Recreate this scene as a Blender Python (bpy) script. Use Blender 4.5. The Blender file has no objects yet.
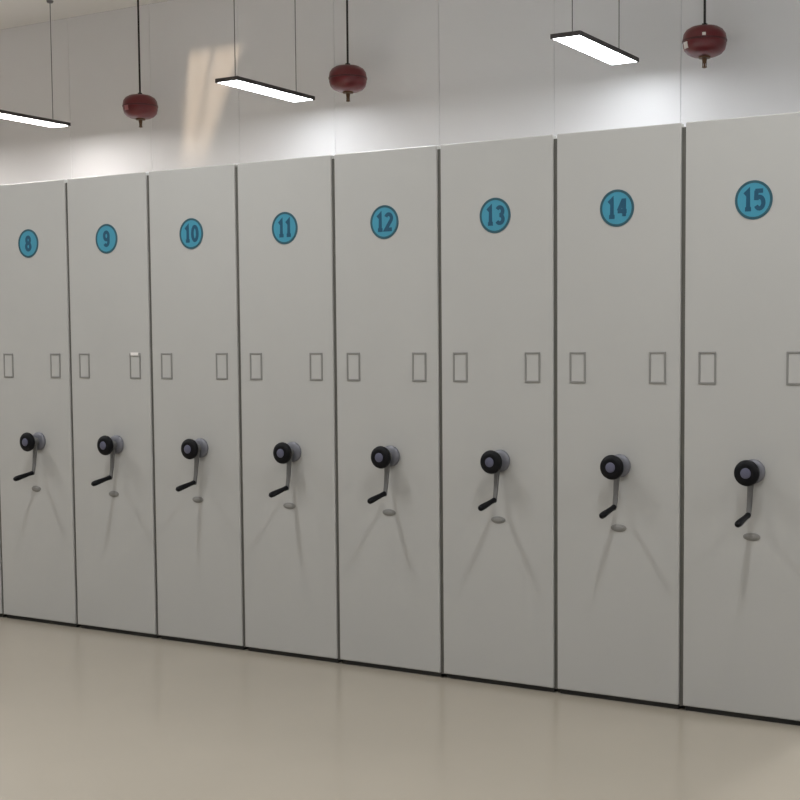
import bpy, bmesh, math, random
from mathutils import Vector, Matrix
sc = bpy.context.scene
COL = sc.collection
random.seed(4)

# ------------------------------------------------------------------ materials
def srgb(r, g, b):
    def f(c):
        c /= 255.0
        return c / 12.92 if c <= 0.04045 else ((c + 0.055) / 1.055) ** 2.4
    return (f(r), f(g), f(b), 1.0)

def mat(name, col, rough=0.5, metal=0.0, var=0.0, scale=8.0, bump=0.0, bscale=300.0, coat=0.0, spec=0.5):
    m = bpy.data.materials.new(name); m.use_nodes = True
    nt = m.node_tree; b = nt.nodes['Principled BSDF']
    b.inputs['Roughness'].default_value = rough
    b.inputs['Metallic'].default_value = metal
    b.inputs['Coat Weight'].default_value = coat
    b.inputs['Specular IOR Level'].default_value = spec
    tc = nt.nodes.new('ShaderNodeTexCoord')
    if var > 0:
        n = nt.nodes.new('ShaderNodeTexNoise'); n.inputs['Scale'].default_value = scale
        n.inputs['Detail'].default_value = 4
        nt.links.new(tc.outputs['Object'], n.inputs['Vector'])
        r = nt.nodes.new('ShaderNodeValToRGB')
        r.color_ramp.elements[0].position = .3; r.color_ramp.elements[1].position = .7
        r.color_ramp.elements[0].color = tuple(c * (1 - var) for c in col[:3]) + (1,)
        r.color_ramp.elements[1].color = tuple(min(1, c * (1 + var)) for c in col[:3]) + (1,)
        nt.links.new(n.outputs['Fac'], r.inputs['Fac'])
        nt.links.new(r.outputs['Color'], b.inputs['Base Color'])
    else:
        b.inputs['Base Color'].default_value = col
    if bump > 0:
        n2 = nt.nodes.new('ShaderNodeTexNoise'); n2.inputs['Scale'].default_value = bscale
        nt.links.new(tc.outputs['Object'], n2.inputs['Vector'])
        bp = nt.nodes.new('ShaderNodeBump'); bp.inputs['Strength'].default_value = bump
        bp.inputs['Distance'].default_value = 0.002
        nt.links.new(n2.outputs['Fac'], bp.inputs['Height'])
        nt.links.new(bp.outputs['Normal'], b.inputs['Normal'])
    return m

def emit(name, col, s):
    m = bpy.data.materials.new(name); m.use_nodes = True
    b = m.node_tree.nodes['Principled BSDF']
    b.inputs['Base Color'].default_value = (.8, .8, .8, 1)
    b.inputs['Emission Color'].default_value = col
    b.inputs['Emission Strength'].default_value = s
    return m

M = dict(
    panel=mat('powder_coated_steel', srgb(175, 173, 169), .42, var=.012, scale=3, bump=.06, bscale=220),
    frame=mat('holder_steel', srgb(130, 128, 124), .45, var=.02),
    window=mat('holder_insert', srgb(175, 173, 169), .5, var=.01),
    body=mat('unit_body_steel', srgb(190, 190, 187), .5, var=.02),
    seal=mat('rubber_seal', srgb(92, 90, 84), .8, var=.05),
    kick=mat('carriage_dark', srgb(44, 43, 40), .7, var=.05),
    rim=mat('sticker_rim', srgb(34, 80, 92), .45, var=.03),
    field=mat('sticker_field', srgb(56, 136, 160), .45, var=.03),
    digit=mat('sticker_digit', srgb(4, 72, 98), .45, var=.02),
    black=mat('black_plastic', srgb(6, 6, 10), .5, var=.03, spec=.2),
    lock=mat('lock_plate', srgb(124, 122, 118), .5, var=.04),
    cap=mat('grey_cap', srgb(84, 84, 102), .4, var=.02),
    steel=mat('brushed_steel', srgb(104, 103, 101), .45, .2, var=.03),
    plate=mat('grey_plate', srgb(108, 108, 114), .45, .2, var=.03),
    floor=mat('beige_epoxy_floor', srgb(158, 149, 135), .22, var=.02, scale=1.3, bump=.03, bscale=60, coat=.2),
    wall=mat('white_wall_panel', srgb(236, 236, 238), .45, var=.006, scale=.8),
    seam=mat('wall_seam', srgb(200, 202, 206), .6, var=.02),
    ceil=mat('ceiling_paint', srgb(236, 235, 233), .8, var=.01, scale=2),
    red=mat('red_enamel', srgb(100, 15, 22), .35, var=.06, scale=14, coat=.3),
    redd=mat('red_enamel_seam', srgb(76, 13, 19), .45, var=.04),
    white=mat('white_patch', srgb(232, 226, 222), .5, var=.02),
    pink=mat('pink_patch', srgb(176, 112, 116), .5, var=.03),
    brass=mat('brass_nozzle', srgb(92, 66, 44), .4, .5, var=.05),
    dark=mat('dark_rod', srgb(46, 42, 42), .5, .4, var=.03),
    lamp=mat('lamp_housing', srgb(70, 66, 66), .45, .3, var=.03),
    wire=mat('steel_wire', srgb(120, 120, 122), .5, .3, var=.03),
)
LAMP_S = 16.0
M['diff'] = emit('lamp_diffuser', (.94, .97, 1, 1), LAMP_S)
M['diff_warm'] = emit('lamp_diffuser_warm', (1, .955, .92, 1), LAMP_S*1.5)

# ------------------------------------------------------------------ helpers
def link(name, bm, m, parent=None, loc=(0, 0, 0), smooth=False, kind=None, bevel=0):
    bmesh.ops.recalc_face_normals(bm, faces=bm.faces)
    me = bpy.data.meshes.new(name); bm.to_mesh(me); bm.free()
    if smooth:
        for p in me.polygons: p.use_smooth = True
        try: me.set_sharp_from_angle(angle=math.radians(35))
        except Exception: pass
    me.materials.append(m)
    o = bpy.data.objects.new(name, me); COL.objects.link(o)
    o.location = loc
    if parent: o.parent = parent
    if kind: o['kind'] = kind
    if bevel:
        b = o.modifiers.new('bevel', 'BEVEL'); b.width = bevel; b.segments = 2; b.limit_method = 'ANGLE'
    return o

def box(bm, x0, x1, y0, y1, z0, z1):
    v = [bm.verts.new(p) for p in ((x0,y0,z0),(x1,y0,z0),(x1,y1,z0),(x0,y1,z0),(x0,y0,z1),(x1,y0,z1),(x1,y1,z1),(x0,y1,z1))]
    for f in ((0,1,2,3),(4,5,6,7),(0,1,5,4),(1,2,6,5),(2,3,7,6),(3,0,4,7)): bm.faces.new([v[i] for i in f])
    return bm

def lathe(bm, prof, p0, axis, seg=32, closed=True):
    """prof: list of (distance along axis, radius)."""
    axis = Vector(axis).normalized(); p0 = Vector(p0)
    a = axis.orthogonal().normalized(); b = axis.cross(a)
    rings = []
    for t, r in prof:
        if r < 1e-6: rings.append([bm.verts.new(p0 + axis * t)])
        else: rings.append([bm.verts.new(p0 + axis * t + (a * math.cos(k*2*math.pi/seg) + b * math.sin(k*2*math.pi/seg)) * r) for k in range(seg)])
    for A, B in zip(rings, rings[1:]):
        for k in range(seg):
            q = (k + 1) % seg
            if len(A) == 1 and len(B) == 1: continue
            if len(A) == 1: bm.faces.new((A[0], B[k], B[q]))
            elif len(B) == 1: bm.faces.new((A[k], A[q], B[0]))
            else: bm.faces.new((A[k], A[q], B[q], B[k]))
    for R in (rings[0], rings[-1]):
        if len(R) > 1: bm.faces.new(R)
    return bm

def ring(bm, r0, r1, c, y0, y1, seg=48):
    """flat annulus facing -Y centred on c=(x,z)."""
    P = []
    for k in range(seg):
        t = k * 2 * math.pi / seg
        co, s = math.cos(t), math.sin(t)
        P.append([bm.verts.new((c[0]+r*co, y, c[1]+r*s)) for r, y in ((r0,y0),(r1,y0),(r1,y1),(r0,y1))])
    for k in range(seg):
        A, B = P[k], P[(k+1) % seg]
        for i in range(4): bm.faces.new((A[i], A[(i+1) % 4], B[(i+1) % 4], B[i]))
    return bm

def oval(bm, c, a, b, y0, y1, seg=36):
    F = [bm.verts.new((c[0]+a*.88*math.cos(k*2*math.pi/seg), y0, c[1]+b*.82*math.sin(k*2*math.pi/seg))) for k in range(seg)]
    N = [bm.verts.new((c[0]+a*math.cos(k*2*math.pi/seg), y0+.002, c[1]+b*math.sin(k*2*math.pi/seg))) for k in range(seg)]
    B = [bm.verts.new((c[0]+a*math.cos(k*2*math.pi/seg), y1, c[1]+b*math.sin(k*2*math.pi/seg))) for k in range(seg)]
    bm.faces.new(F); bm.faces.new(B[::-1])
    for k in range(seg):
        q = (k+1) % seg; bm.faces.new((F[k], F[q], N[q], N[k])); bm.faces.new((N[k], N[q], B[q], B[k]))
    return bm

def frame_rect(bm, x0, x1, z0, z1, w, y0, y1):
    o = [(x0,z0),(x1,z0),(x1,z1),(x0,z1)]; i = [(x0+w,z0+w),(x1-w,z0+w),(x1-w,z1-w),(x0+w,z1-w)]
    V = [[bm.verts.new((p[0],y,p[1])) for p in L] for L, y in ((o,y0),(i,y0),(i,y1),(o,y1))]
    for a in range(4):
        for k in range(4):
            q = (k+1) % 4; A, B = V[a], V[(a+1) % 4]
            bm.faces.new((A[k], A[q], B[q], B[k]))
    return bm

def copy_tree(o, parent=None):
    c = o.copy(); COL.objects.link(c); c.parent = parent
    for ch in list(o.children): copy_tree(ch, c)
    return c

def thing(name, label, cat, loc=(0,0,0), group=None):
    o = bpy.data.objects.new(name, None); COL.objects.link(o)
    o.location = loc; o.empty_display_size = .1
    o['label'] = label; o['category'] = cat
    if group: o['group'] = group
    return o

# ------------------------------------------------------------------ numerals, stroked
def arc(cx, cy, rx, ry, a0, a1, n=12):
    return [(cx + rx*math.cos(math.radians(a0+(a1-a0)*i/n)), cy + ry*math.sin(math.radians(a0+(a1-a0)*i/n))) for i in range(n+1)]
DIG = {   # unit box: width .62, height 1, origin at centre
 '0': [arc(0,0,.22,.40,0,360,24)],
 '1': [[(-.17,.25),(.02,.40),(.02,-.40)], [(-.15,-.41),(.19,-.41)]],
 '2': [arc(0,.2,.22,.2,160,-30,12)+[(-.22,-.40),(.24,-.40)]],
 '3': [arc(0,.2,.2,.2,150,-95,14), arc(0,-.2,.22,.2,95,-150,14)],
 '4': [[(.12,-.41),(.12,.44)],[(.09,.40),(-.22,-.14)],[(-.28,-.16),(.28,-.16)]],
 '5': [[(.2,.40),(-.24,.40)], [(-.17,.42),(-.19,-.02)], arc(0,-.14,.22,.26,130,-150,14)],
 '7': [[(-.22,.39),(.22,.39)], [(.18,.42),(-.06,-.42)]],
 '8': [arc(0,.21,.18,.19,0,360,20), arc(0,-.2,.22,.21,0,360,20)],
 '9': [arc(0,.17,.21,.23,0,360,22), [(.21,.17),(.2,-.14)]+arc(-.01,-.17,.21,.23,0,-145,12)],
}
def stroke(bm, pts, w, X, Z, s, y0, y1):
    """pts drawn as a band of width w with round joints (prisms facing -Y)."""
    def prism(poly):
        F = [bm.verts.new((X+p[0]*s, y0, Z+p[1]*s)) for p in poly]
        B = [bm.verts.new((X+p[0]*s, y1, Z+p[1]*s)) for p in poly]
        bm.faces.new(F); bm.faces.new(B[::-1])
        for k in range(len(poly)):
            q = (k+1) % len(poly); bm.faces.new((F[k], F[q], B[q], B[k]))
    n = len(pts); L = []; closed = (Vector(pts[0]) - Vector(pts[-1])).length < 1e-4
    for i in range(n):
        a = Vector(pts[i-1 if i else (n-2 if closed else 0)]); b = Vector(pts[i]); c = Vector(pts[i+1 if i < n-1 else (1 if closed else n-1)])
        d1 = (b-a); d2 = (c-b)
        d1 = d1.normalized() if d1.length > 1e-6 else d2.normalized()
        d2 = d2.normalized() if d2.length > 1e-6 else d1
        t = d1 + d2
        t = t.normalized() if t.length > 1e-6 else d1
        nrm = Vector((-t.y, t.x)); k = 1 / max(.45, nrm.dot(Vector((-d1.y, d1.x))))
        L.append((b + nrm*w*.5*k, b - nrm*w*.5*k))
    for A, B in zip(L, L[1:]):
        prism([A[0], A[1], B[1], B[0]])

# ------------------------------------------------------------------ the setting
WY = 5.30       # back wall plane
FZ = -.018       # floor level
X0, X1, Y0, ZC = -12.0, 9.0, -9.0, 5.0
bm = box(bmesh.new(), X0, X1, Y0, WY, -.12, FZ); link('floor', bm, M['floor'], kind='structure')
# ceiling with an added tapered opening, shaped to throw the warm streak on the wall
SLOT0, SLOT1 = 4.30, 4.98
bm = bmesh.new()
O = [(X0, Y0), (X1, Y0), (X1, WY), (X0, WY)]
I = [(-3.47, SLOT0), (-3.19, SLOT0), (-2.93, SLOT1), (-3.66, SLOT1)]
V = [[bm.verts.new((p[0], p[1], z)) for p in L] for L, z in ((O, ZC), (I, ZC), (I, ZC+.1), (O, ZC+.1))]
for i in range(4):
    for k in range(4):
        q = (k+1) % 4; A, B = V[i], V[(i+1) % 4]
        bm.faces.new((A[k], A[q], B[q], B[k]))
link('ceiling', bm, M['ceil'], kind='structure')
wf = link('streak_bar', box(bmesh.new(), -3.345, -3.315, SLOT0, SLOT1, ZC+.02, ZC+.05), M['wall'], kind='structure')  # added bar across the opening, splits the sun streak in two
# back wall of tall white sandwich panels with shallow joints
SX = 1.42; PW = 1.15
bm = bmesh.new(); x = SX - PW*12
while x < X1:
    a, b = max(x+.0015, X0), min(x+PW-.0015, X1)
    if b > a + .05: box(bm, a, b, WY, WY+.1, FZ, ZC)
    x += PW
w = link('wall_back', bm, M['wall'], kind='structure', bevel=.004)
bm = box(bmesh.new(), X0, X1, WY+.006, WY+.09, FZ, ZC); link('joint_strip', bm, M['seam'], parent=w)
bm = box(bmesh.new(), X0-.1, X0, Y0, WY+.1, FZ, ZC); link('wall_left', bm, M['wall'], kind='structure')
bm = box(bmesh.new(), X1, X1+.1, Y0, WY+.1, FZ, ZC); link('wall_right', bm, M['wall'], kind='structure')
bm = box(bmesh.new(), X0, X1, Y0-.1, Y0, FZ, ZC); link('wall_front', bm, M['wall'], kind='structure')

# ------------------------------------------------------------------ mobile shelving unit
W, H, D = .5804, 2.4, 3.4
G = .0095           # half gap
AX, AZ = .313, .995 # crank axis
def make_unit():
    t = thing('mobile_shelving_unit', '', 'storage cabinet')
    bm = box(bmesh.new(), G, W-G, 0, .035, .004, H)
    link('front_panel', bm, M['panel'], t, bevel=.005)
    bm = box(bmesh.new(), G+.004, W-G-.004, .035, D, .06, H-.006)
    link('body', bm, M['body'], t, bevel=.003)
    bm = box(bmesh.new(), G+.006, W-G-.006, .018, D-.02, FZ, .06)
    link('base', bm, M['kick'], t)
    bm = box(bmesh.new(), -G+.0006, G-.0003, .010, .032, .0, H-.018)
    bm2 = bm
    link('edge_seal', bm2, M['seal'], t)
    for xc in (.108, .472):
        f = link('label_holder', frame_rect(bmesh.new(), xc-.0375, xc+.0375, 1.342, 1.474, .0085, -.004, .002), M['frame'], t, bevel=.0015)
        link('insert', box(bmesh.new(), xc-.029, xc+.029, -.0012, .001, 1.3505, 1.4655), M['window'], f)
    # crank
    hub = link('crank', lathe(bmesh.new(), [(0, .020), (.066, .020), (.070, .017)], (AX, -.002, AZ), (0, -1, 0)), M['steel'], t, smooth=True)
    link('mounting_plate', lathe(bmesh.new(), [(0, .049), (.010, .049), (.014, .046), (.018, .036), (.020, .022)], (AX, 0, AZ), (0, -1, 0), 40), M['plate'], hub, smooth=True)
    pr = [(.070, .030), (.071, .042), (.076, .050), (.085, .0525), (.093, .050), (.099, .041), (.1015, .030), (.1005, .024)]
    link('knob', lathe(bmesh.new(), pr, (AX, 0, AZ), (0, -1, 0), 40), M['black'], hub, smooth=True)
    link('knob_cap', lathe(bmesh.new(), [(.0995, .0215), (.1025, .0210), (.1045, .016), (.1053, 0)], (AX, 0, AZ), (0, -1, 0), 28), M['cap'], hub, smooth=True)
    # tapered arm cranked outwards
    bm = bmesh.new(); R = []
    for z, y, hw, ht in ((AZ+.012,-.032,.016,.006), (AZ-.02,-.032,.0155,.006), (AZ-.06,-.033,.0125,.005), (AZ-.12,-.038,.0105,.0045), (.836,-.045,.010,.0045), (.822,-.047,.010,.005), (.812,-.047,.006,.0045)):
        xs = AX - (AZ - z) * .02
        R.append([bm.verts.new(p) for p in ((xs-hw,y-ht,z),(xs+hw,y-ht,z),(xs+hw,y+ht,z),(xs-hw,y+ht,z))])
    for A, B in zip(R, R[1:]):
        for k in range(4): bm.faces.new((A[k], A[(k+1)%4], B[(k+1)%4], B[k]))
    bm.faces.new(R[0]); bm.faces.new(R[-1])
    link('arm', bm, M['steel'], hub, bevel=.0025)
    d = Vector((-.004, -.125, -.026)); p = Vector((AX-.0036, -.049, .825))
    pr = [(0, .0085), (.004, .0120), (.03, .0110), (.07, .0128), (.105, .0142), (.122, .0130), (.129, .008), (.131, 0)]
    link('grip', lathe(bmesh.new(), pr, p, d, 24), M['black'], hub, smooth=True)
    lk = link('lock', oval(bmesh.new(), (.300, .731), .036, .0165, -.004, .001), M['lock'], t, smooth=True)
    link('lock_insert', oval(bmesh.new(), (.300, .731), .022, .0080, -.0052, -.0035), M['frame'], lk, smooth=True)
    return t

def add_number(t, txt):
    c = (.289, 2.072); r = .077
    s = link('number_disc', lathe(bmesh.new(), [(0, r), (.0015, r)], (c[0], 0, c[1]), (0, -1, 0), 56), M['field'], t)
    link('rim', ring(bmesh.new(), r*.865, r*1.0, c, -.0024, -.0006), M['rim'], s)
    bm = bmesh.new(); h = .094
    xs = [0] if len(txt) == 1 else ([-.024, .024] if txt != '11' else [-.021, .023])
    for ch, dx in zip(txt, xs):
        for si, pts in enumerate(DIG[ch]):
            pts = [(a*.84, b) for a, b in pts]
            stroke(bm, pts, .2, c[0]+dx, c[1], h*.92, -.0022-.00012*si, -.0010)
    link('numeral', bm, M['digit'], s)

proto = make_unit()
units = []
for i in range(9):
    t = proto if i == 0 else copy_tree(proto)
    t.location = ((i-2)*W, 0, 0); units.append(t)
for i, t in enumerate(units):
    n = 7 + i
    add_number(t, str(n))
    dx = {7: .02, 8: .02, 9: .017, 10: .013, 11: .015, 13: -.002, 14: -.008, 15: -.008}.get(n, 0)   # cranks sit a touch differently on each unit
    for c in t.children:
        if c.name.startswith('crank'): c.location.x += dx
        if c.name.startswith('number_disc') and n in (11, 15): c.location.x += .007
    where = {8: ', first full one at the left', 15: ', rightmost in the row'}.get(n, ', between the %d and %d units' % (n-1, n+1))
    t['label'] = 'tall grey steel shelving unit with blue disc numbered %d%s' % (n, where)
    if n == 7: t['label'] = 'tall grey steel shelving unit cut off at the left edge, beside unit 8'
    t['group'] = 'numbered mobile shelving units in the row'
# white strip painted in as the glint atop unit 9's right-hand holder
h9 = [c for c in units[2].children if c.name.startswith('label_holder')][1]
o = link('glint_strip', box(bmesh.new(), .446, .498, -.0065, -.0042, 1.462, 1.478), M['white'], h9)
o['label'] = 'white painted glint'

# ------------------------------------------------------------------ pendant lamps
LZ, LX, LY0, LY1, LS = 3.76, 1.085, 3.84, 4.935, 3.02
def make_lamp():
    t = thing('pendant_lamp', '', 'ceiling lamp')
    hw, L = .122, LY1-LY0
    bm = frame_rect(bmesh.new(), -hw, hw, 0, L, .010, 0, .034)
    # frame_rect builds in XZ facing -Y: turn it flat
    for v in bm.verts: v.co = Vector((v.co.x, v.co.z, v.co.y))
    link('housing', bm, M['lamp'], t)
    link('back_plate', box(bmesh.new(), -hw+.010, hw-.010, .010, L-.010, .022, .034), M['lamp'], t)
    link('diffuser', box(bmesh.new(), -hw+.010, hw-.010, .010, L-.010, .003, .0218), M['diff'], t)
    for y in (.12, L-.12):
        link('wire', lathe(bmesh.new(), [(0, .004), (ZC-LZ-.034-.02, .004)], (0, y, .034), (0, 0, 1), 8), M['wire'], t)
        link('ceiling_cap', lathe(bmesh.new(), [(0, .03), (.02, .035)], (0, y, ZC-LZ-.02), (0, 0, 1), 20), M['wire'], t)
    return t
lp = make_lamp()
for k, lab in enumerate(('long flat LED lamp hanging near the wall at the right end, by unit 14',
                         'long flat LED lamp hanging near the wall in the middle, above units 10 and 11',
                         'long flat LED lamp hanging near the wall at the far left, above unit 8')):
    t = lp if k == 0 else copy_tree(lp)
    t.location = ((LX, -2.11, -5.09)[k], (LY0, LY0, LY0-.12)[k], LZ)
    if k == 2:
        for c in t.children:
            if c.name.startswith('diffuser'): c.data = c.data.copy(); c.data.materials[0] = M['diff_warm']
    t['label'] = lab; t['group'] = 'LED pendant lamps along the back wall'

# ------------------------------------------------------------------ hanging extinguishers
def make_ext(Z):
    t = thing('hanging_fire_extinguisher', '', 'fire extinguisher')
    # origin: centre of the body
    pr = [(-.118, .045), (-.112, .095), (-.095, .132), (-.066, .158), (-.03, .168), (.02, .170), (.055, .163), (.085, .142), (.105, .108), (.116, .06), (.119, .03)]
    b = link('tank', lathe(bmesh.new(), pr, (0,0,0), (0,0,1), 48), M['red'], t, smooth=True)
    link('weld_band', lathe(bmesh.new(), [(-.006, .1665), (-.004, .1735), (.008, .1735), (.010, .1665)], (0,0,0), (0,0,1), 48), M['redd'], t, smooth=True)
    link('bottom_collar', lathe(bmesh.new(), [(-.132, .030), (-.130, .046), (-.117, .050)], (0,0,0), (0,0,1), 28), M['brass'], t, smooth=True)
    n = link('nozzle', lathe(bmesh.new(), [(-.205, .006), (-.200, .020), (-.196, .020), (-.194, .007), (-.170, .007), (-.166, .015), (-.150, .018), (-.131, .020)], (0,0,0), (0,0,1), 20), M['brass'], t, smooth=True)
    for s in (-1, 1): link('nozzle_arm', box(bmesh.new(), s*.014-.0025, s*.014+.0025, -.004, .004, -.197, -.16), M['brass'], n)
    link('hanging_rod', lathe(bmesh.new(), [(.117, .022), (.135, .022), (.137, .0095), (ZC-Z-.02, .0095)], (0,0,0), (0,0,1), 14), M['dark'], t, smooth=True)
    link('ceiling_plate', lathe(bmesh.new(), [(0, .05), (.02, .055)], (0,0,ZC-Z-.02), (0,0,1), 20), M['dark'], t)
    return t
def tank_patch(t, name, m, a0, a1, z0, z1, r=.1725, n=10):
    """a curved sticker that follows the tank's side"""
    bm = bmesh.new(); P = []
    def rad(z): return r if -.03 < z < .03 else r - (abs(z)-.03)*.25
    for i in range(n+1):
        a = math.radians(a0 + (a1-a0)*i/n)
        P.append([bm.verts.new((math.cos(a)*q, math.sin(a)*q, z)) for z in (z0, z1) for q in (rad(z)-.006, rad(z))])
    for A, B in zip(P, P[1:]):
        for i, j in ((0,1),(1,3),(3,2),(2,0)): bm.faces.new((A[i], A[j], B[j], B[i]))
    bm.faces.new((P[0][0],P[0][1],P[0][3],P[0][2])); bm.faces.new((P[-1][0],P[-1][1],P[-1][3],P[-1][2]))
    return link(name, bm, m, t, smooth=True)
EXP = ((1.755, 4.935, 3.86, 'red hanging fire extinguisher at the right, above unit 15, with white patch'),
       (-1.62, 4.935, 3.915, 'red hanging fire extinguisher in the middle, above unit 12'),
       (-4.13, 4.935, 3.895, 'red hanging fire extinguisher at the left, above unit 9'))
exs = [make_ext(e[2]) for e in EXP]
for t, (x, y, z, lab) in zip(exs, EXP):
    t.location = (x, y, z); t['label'] = lab
    t['group'] = 'red fire extinguishers hanging from the ceiling'
tank_patch(exs[0], 'side_patch', M['white'], 220, 239, -.064, -.016)  # small white patch on the tank's side
tank_patch(exs[0], 'glint_patch', M['white'], 284, 293, .012, .034)  # white patch painted in for the glint on the tank
tank_patch(exs[2], 'side_patch', M['pink'], 252, 270, -.05, -.005)  # small pinkish patch on the tank's side

# ------------------------------------------------------------------ light
def area(name, loc, sx, sy, power, col=(1,1,1), rot=(0,0,0), spread=None):
    l = bpy.data.lights.new(name, 'AREA'); l.shape = 'RECTANGLE'; l.size = sx; l.size_y = sy
    l.energy = power; l.color = col
    if spread: l.spread = math.radians(spread)
    o = bpy.data.objects.new(name, l); COL.objects.link(o); o.location = loc; o.rotation_euler = rot
    return o
# unseen lamps on the pendant grid; row above the units added to brighten wall
P = 38
for ky, yy in enumerate((1.1, -1.65, -5.3)):
    for k in range(-2, 3):
        area('unseen_lamp', (LX + LS*(-k) + 0, yy, LZ), .224, 1.075, P * (1.5, 1.2, .6)[ky] * (1.9 if ky == 0 and k > 0 else 1), (.95, .98, 1) if k < 1 or ky else (1, .985, .965))

sun = bpy.data.lights.new('sun', 'SUN'); sun.energy = 2.1; sun.color = (1, .74, .5); sun.angle = math.radians(6)
so = bpy.data.objects.new('sun', sun); COL.objects.link(so)
so.rotation_euler = Vector((-.46, 1, -1.72)).to_track_quat('-Z', 'Y').to_euler()

for xx in (-8.1,):          # unseen light added past the left of the view to brighten the wall
    area('wall_fill', (xx, 4.39, LZ), .224, 1.075, P*1.6, (1, .955, .92))

wd = bpy.data.worlds.new('World'); sc.world = wd; wd.use_nodes = True
wd.node_tree.nodes['Background'].inputs[0].default_value = (.9, .95, 1, 1)
wd.node_tree.nodes['Background'].inputs[1].default_value = .3

# ------------------------------------------------------------------ camera
cam = bpy.data.cameras.new('camera'); co = bpy.data.objects.new('camera', cam); COL.objects.link(co)
f = Vector((-0.49457791, 0.86657984, -0.06657386)); r = Vector((0.8686594, 0.49538512, -0.00494168)); u = Vector((-0.02869734, 0.06027405, 0.99776926))
m = Matrix((r, u, -f)).transposed().to_4x4(); m.translation = Vector((5.49054, -5.22217, 1.49658))
co.matrix_world = m
cam.sensor_width = 36; cam.sensor_fit = 'HORIZONTAL'; cam.lens = 1349.332/800*36
cam.shift_x = (400-476.2875)/800; cam.shift_y = (437.2106-400)/800
cam.clip_end = 100
sc.camera = co
sc.view_settings.view_transform = 'Standard'; sc.view_settings.look = 'None'
sc.view_settings.gamma = 1; sc.view_settings.use_curve_mapping = False
sc.view_settings.exposure = 0.04
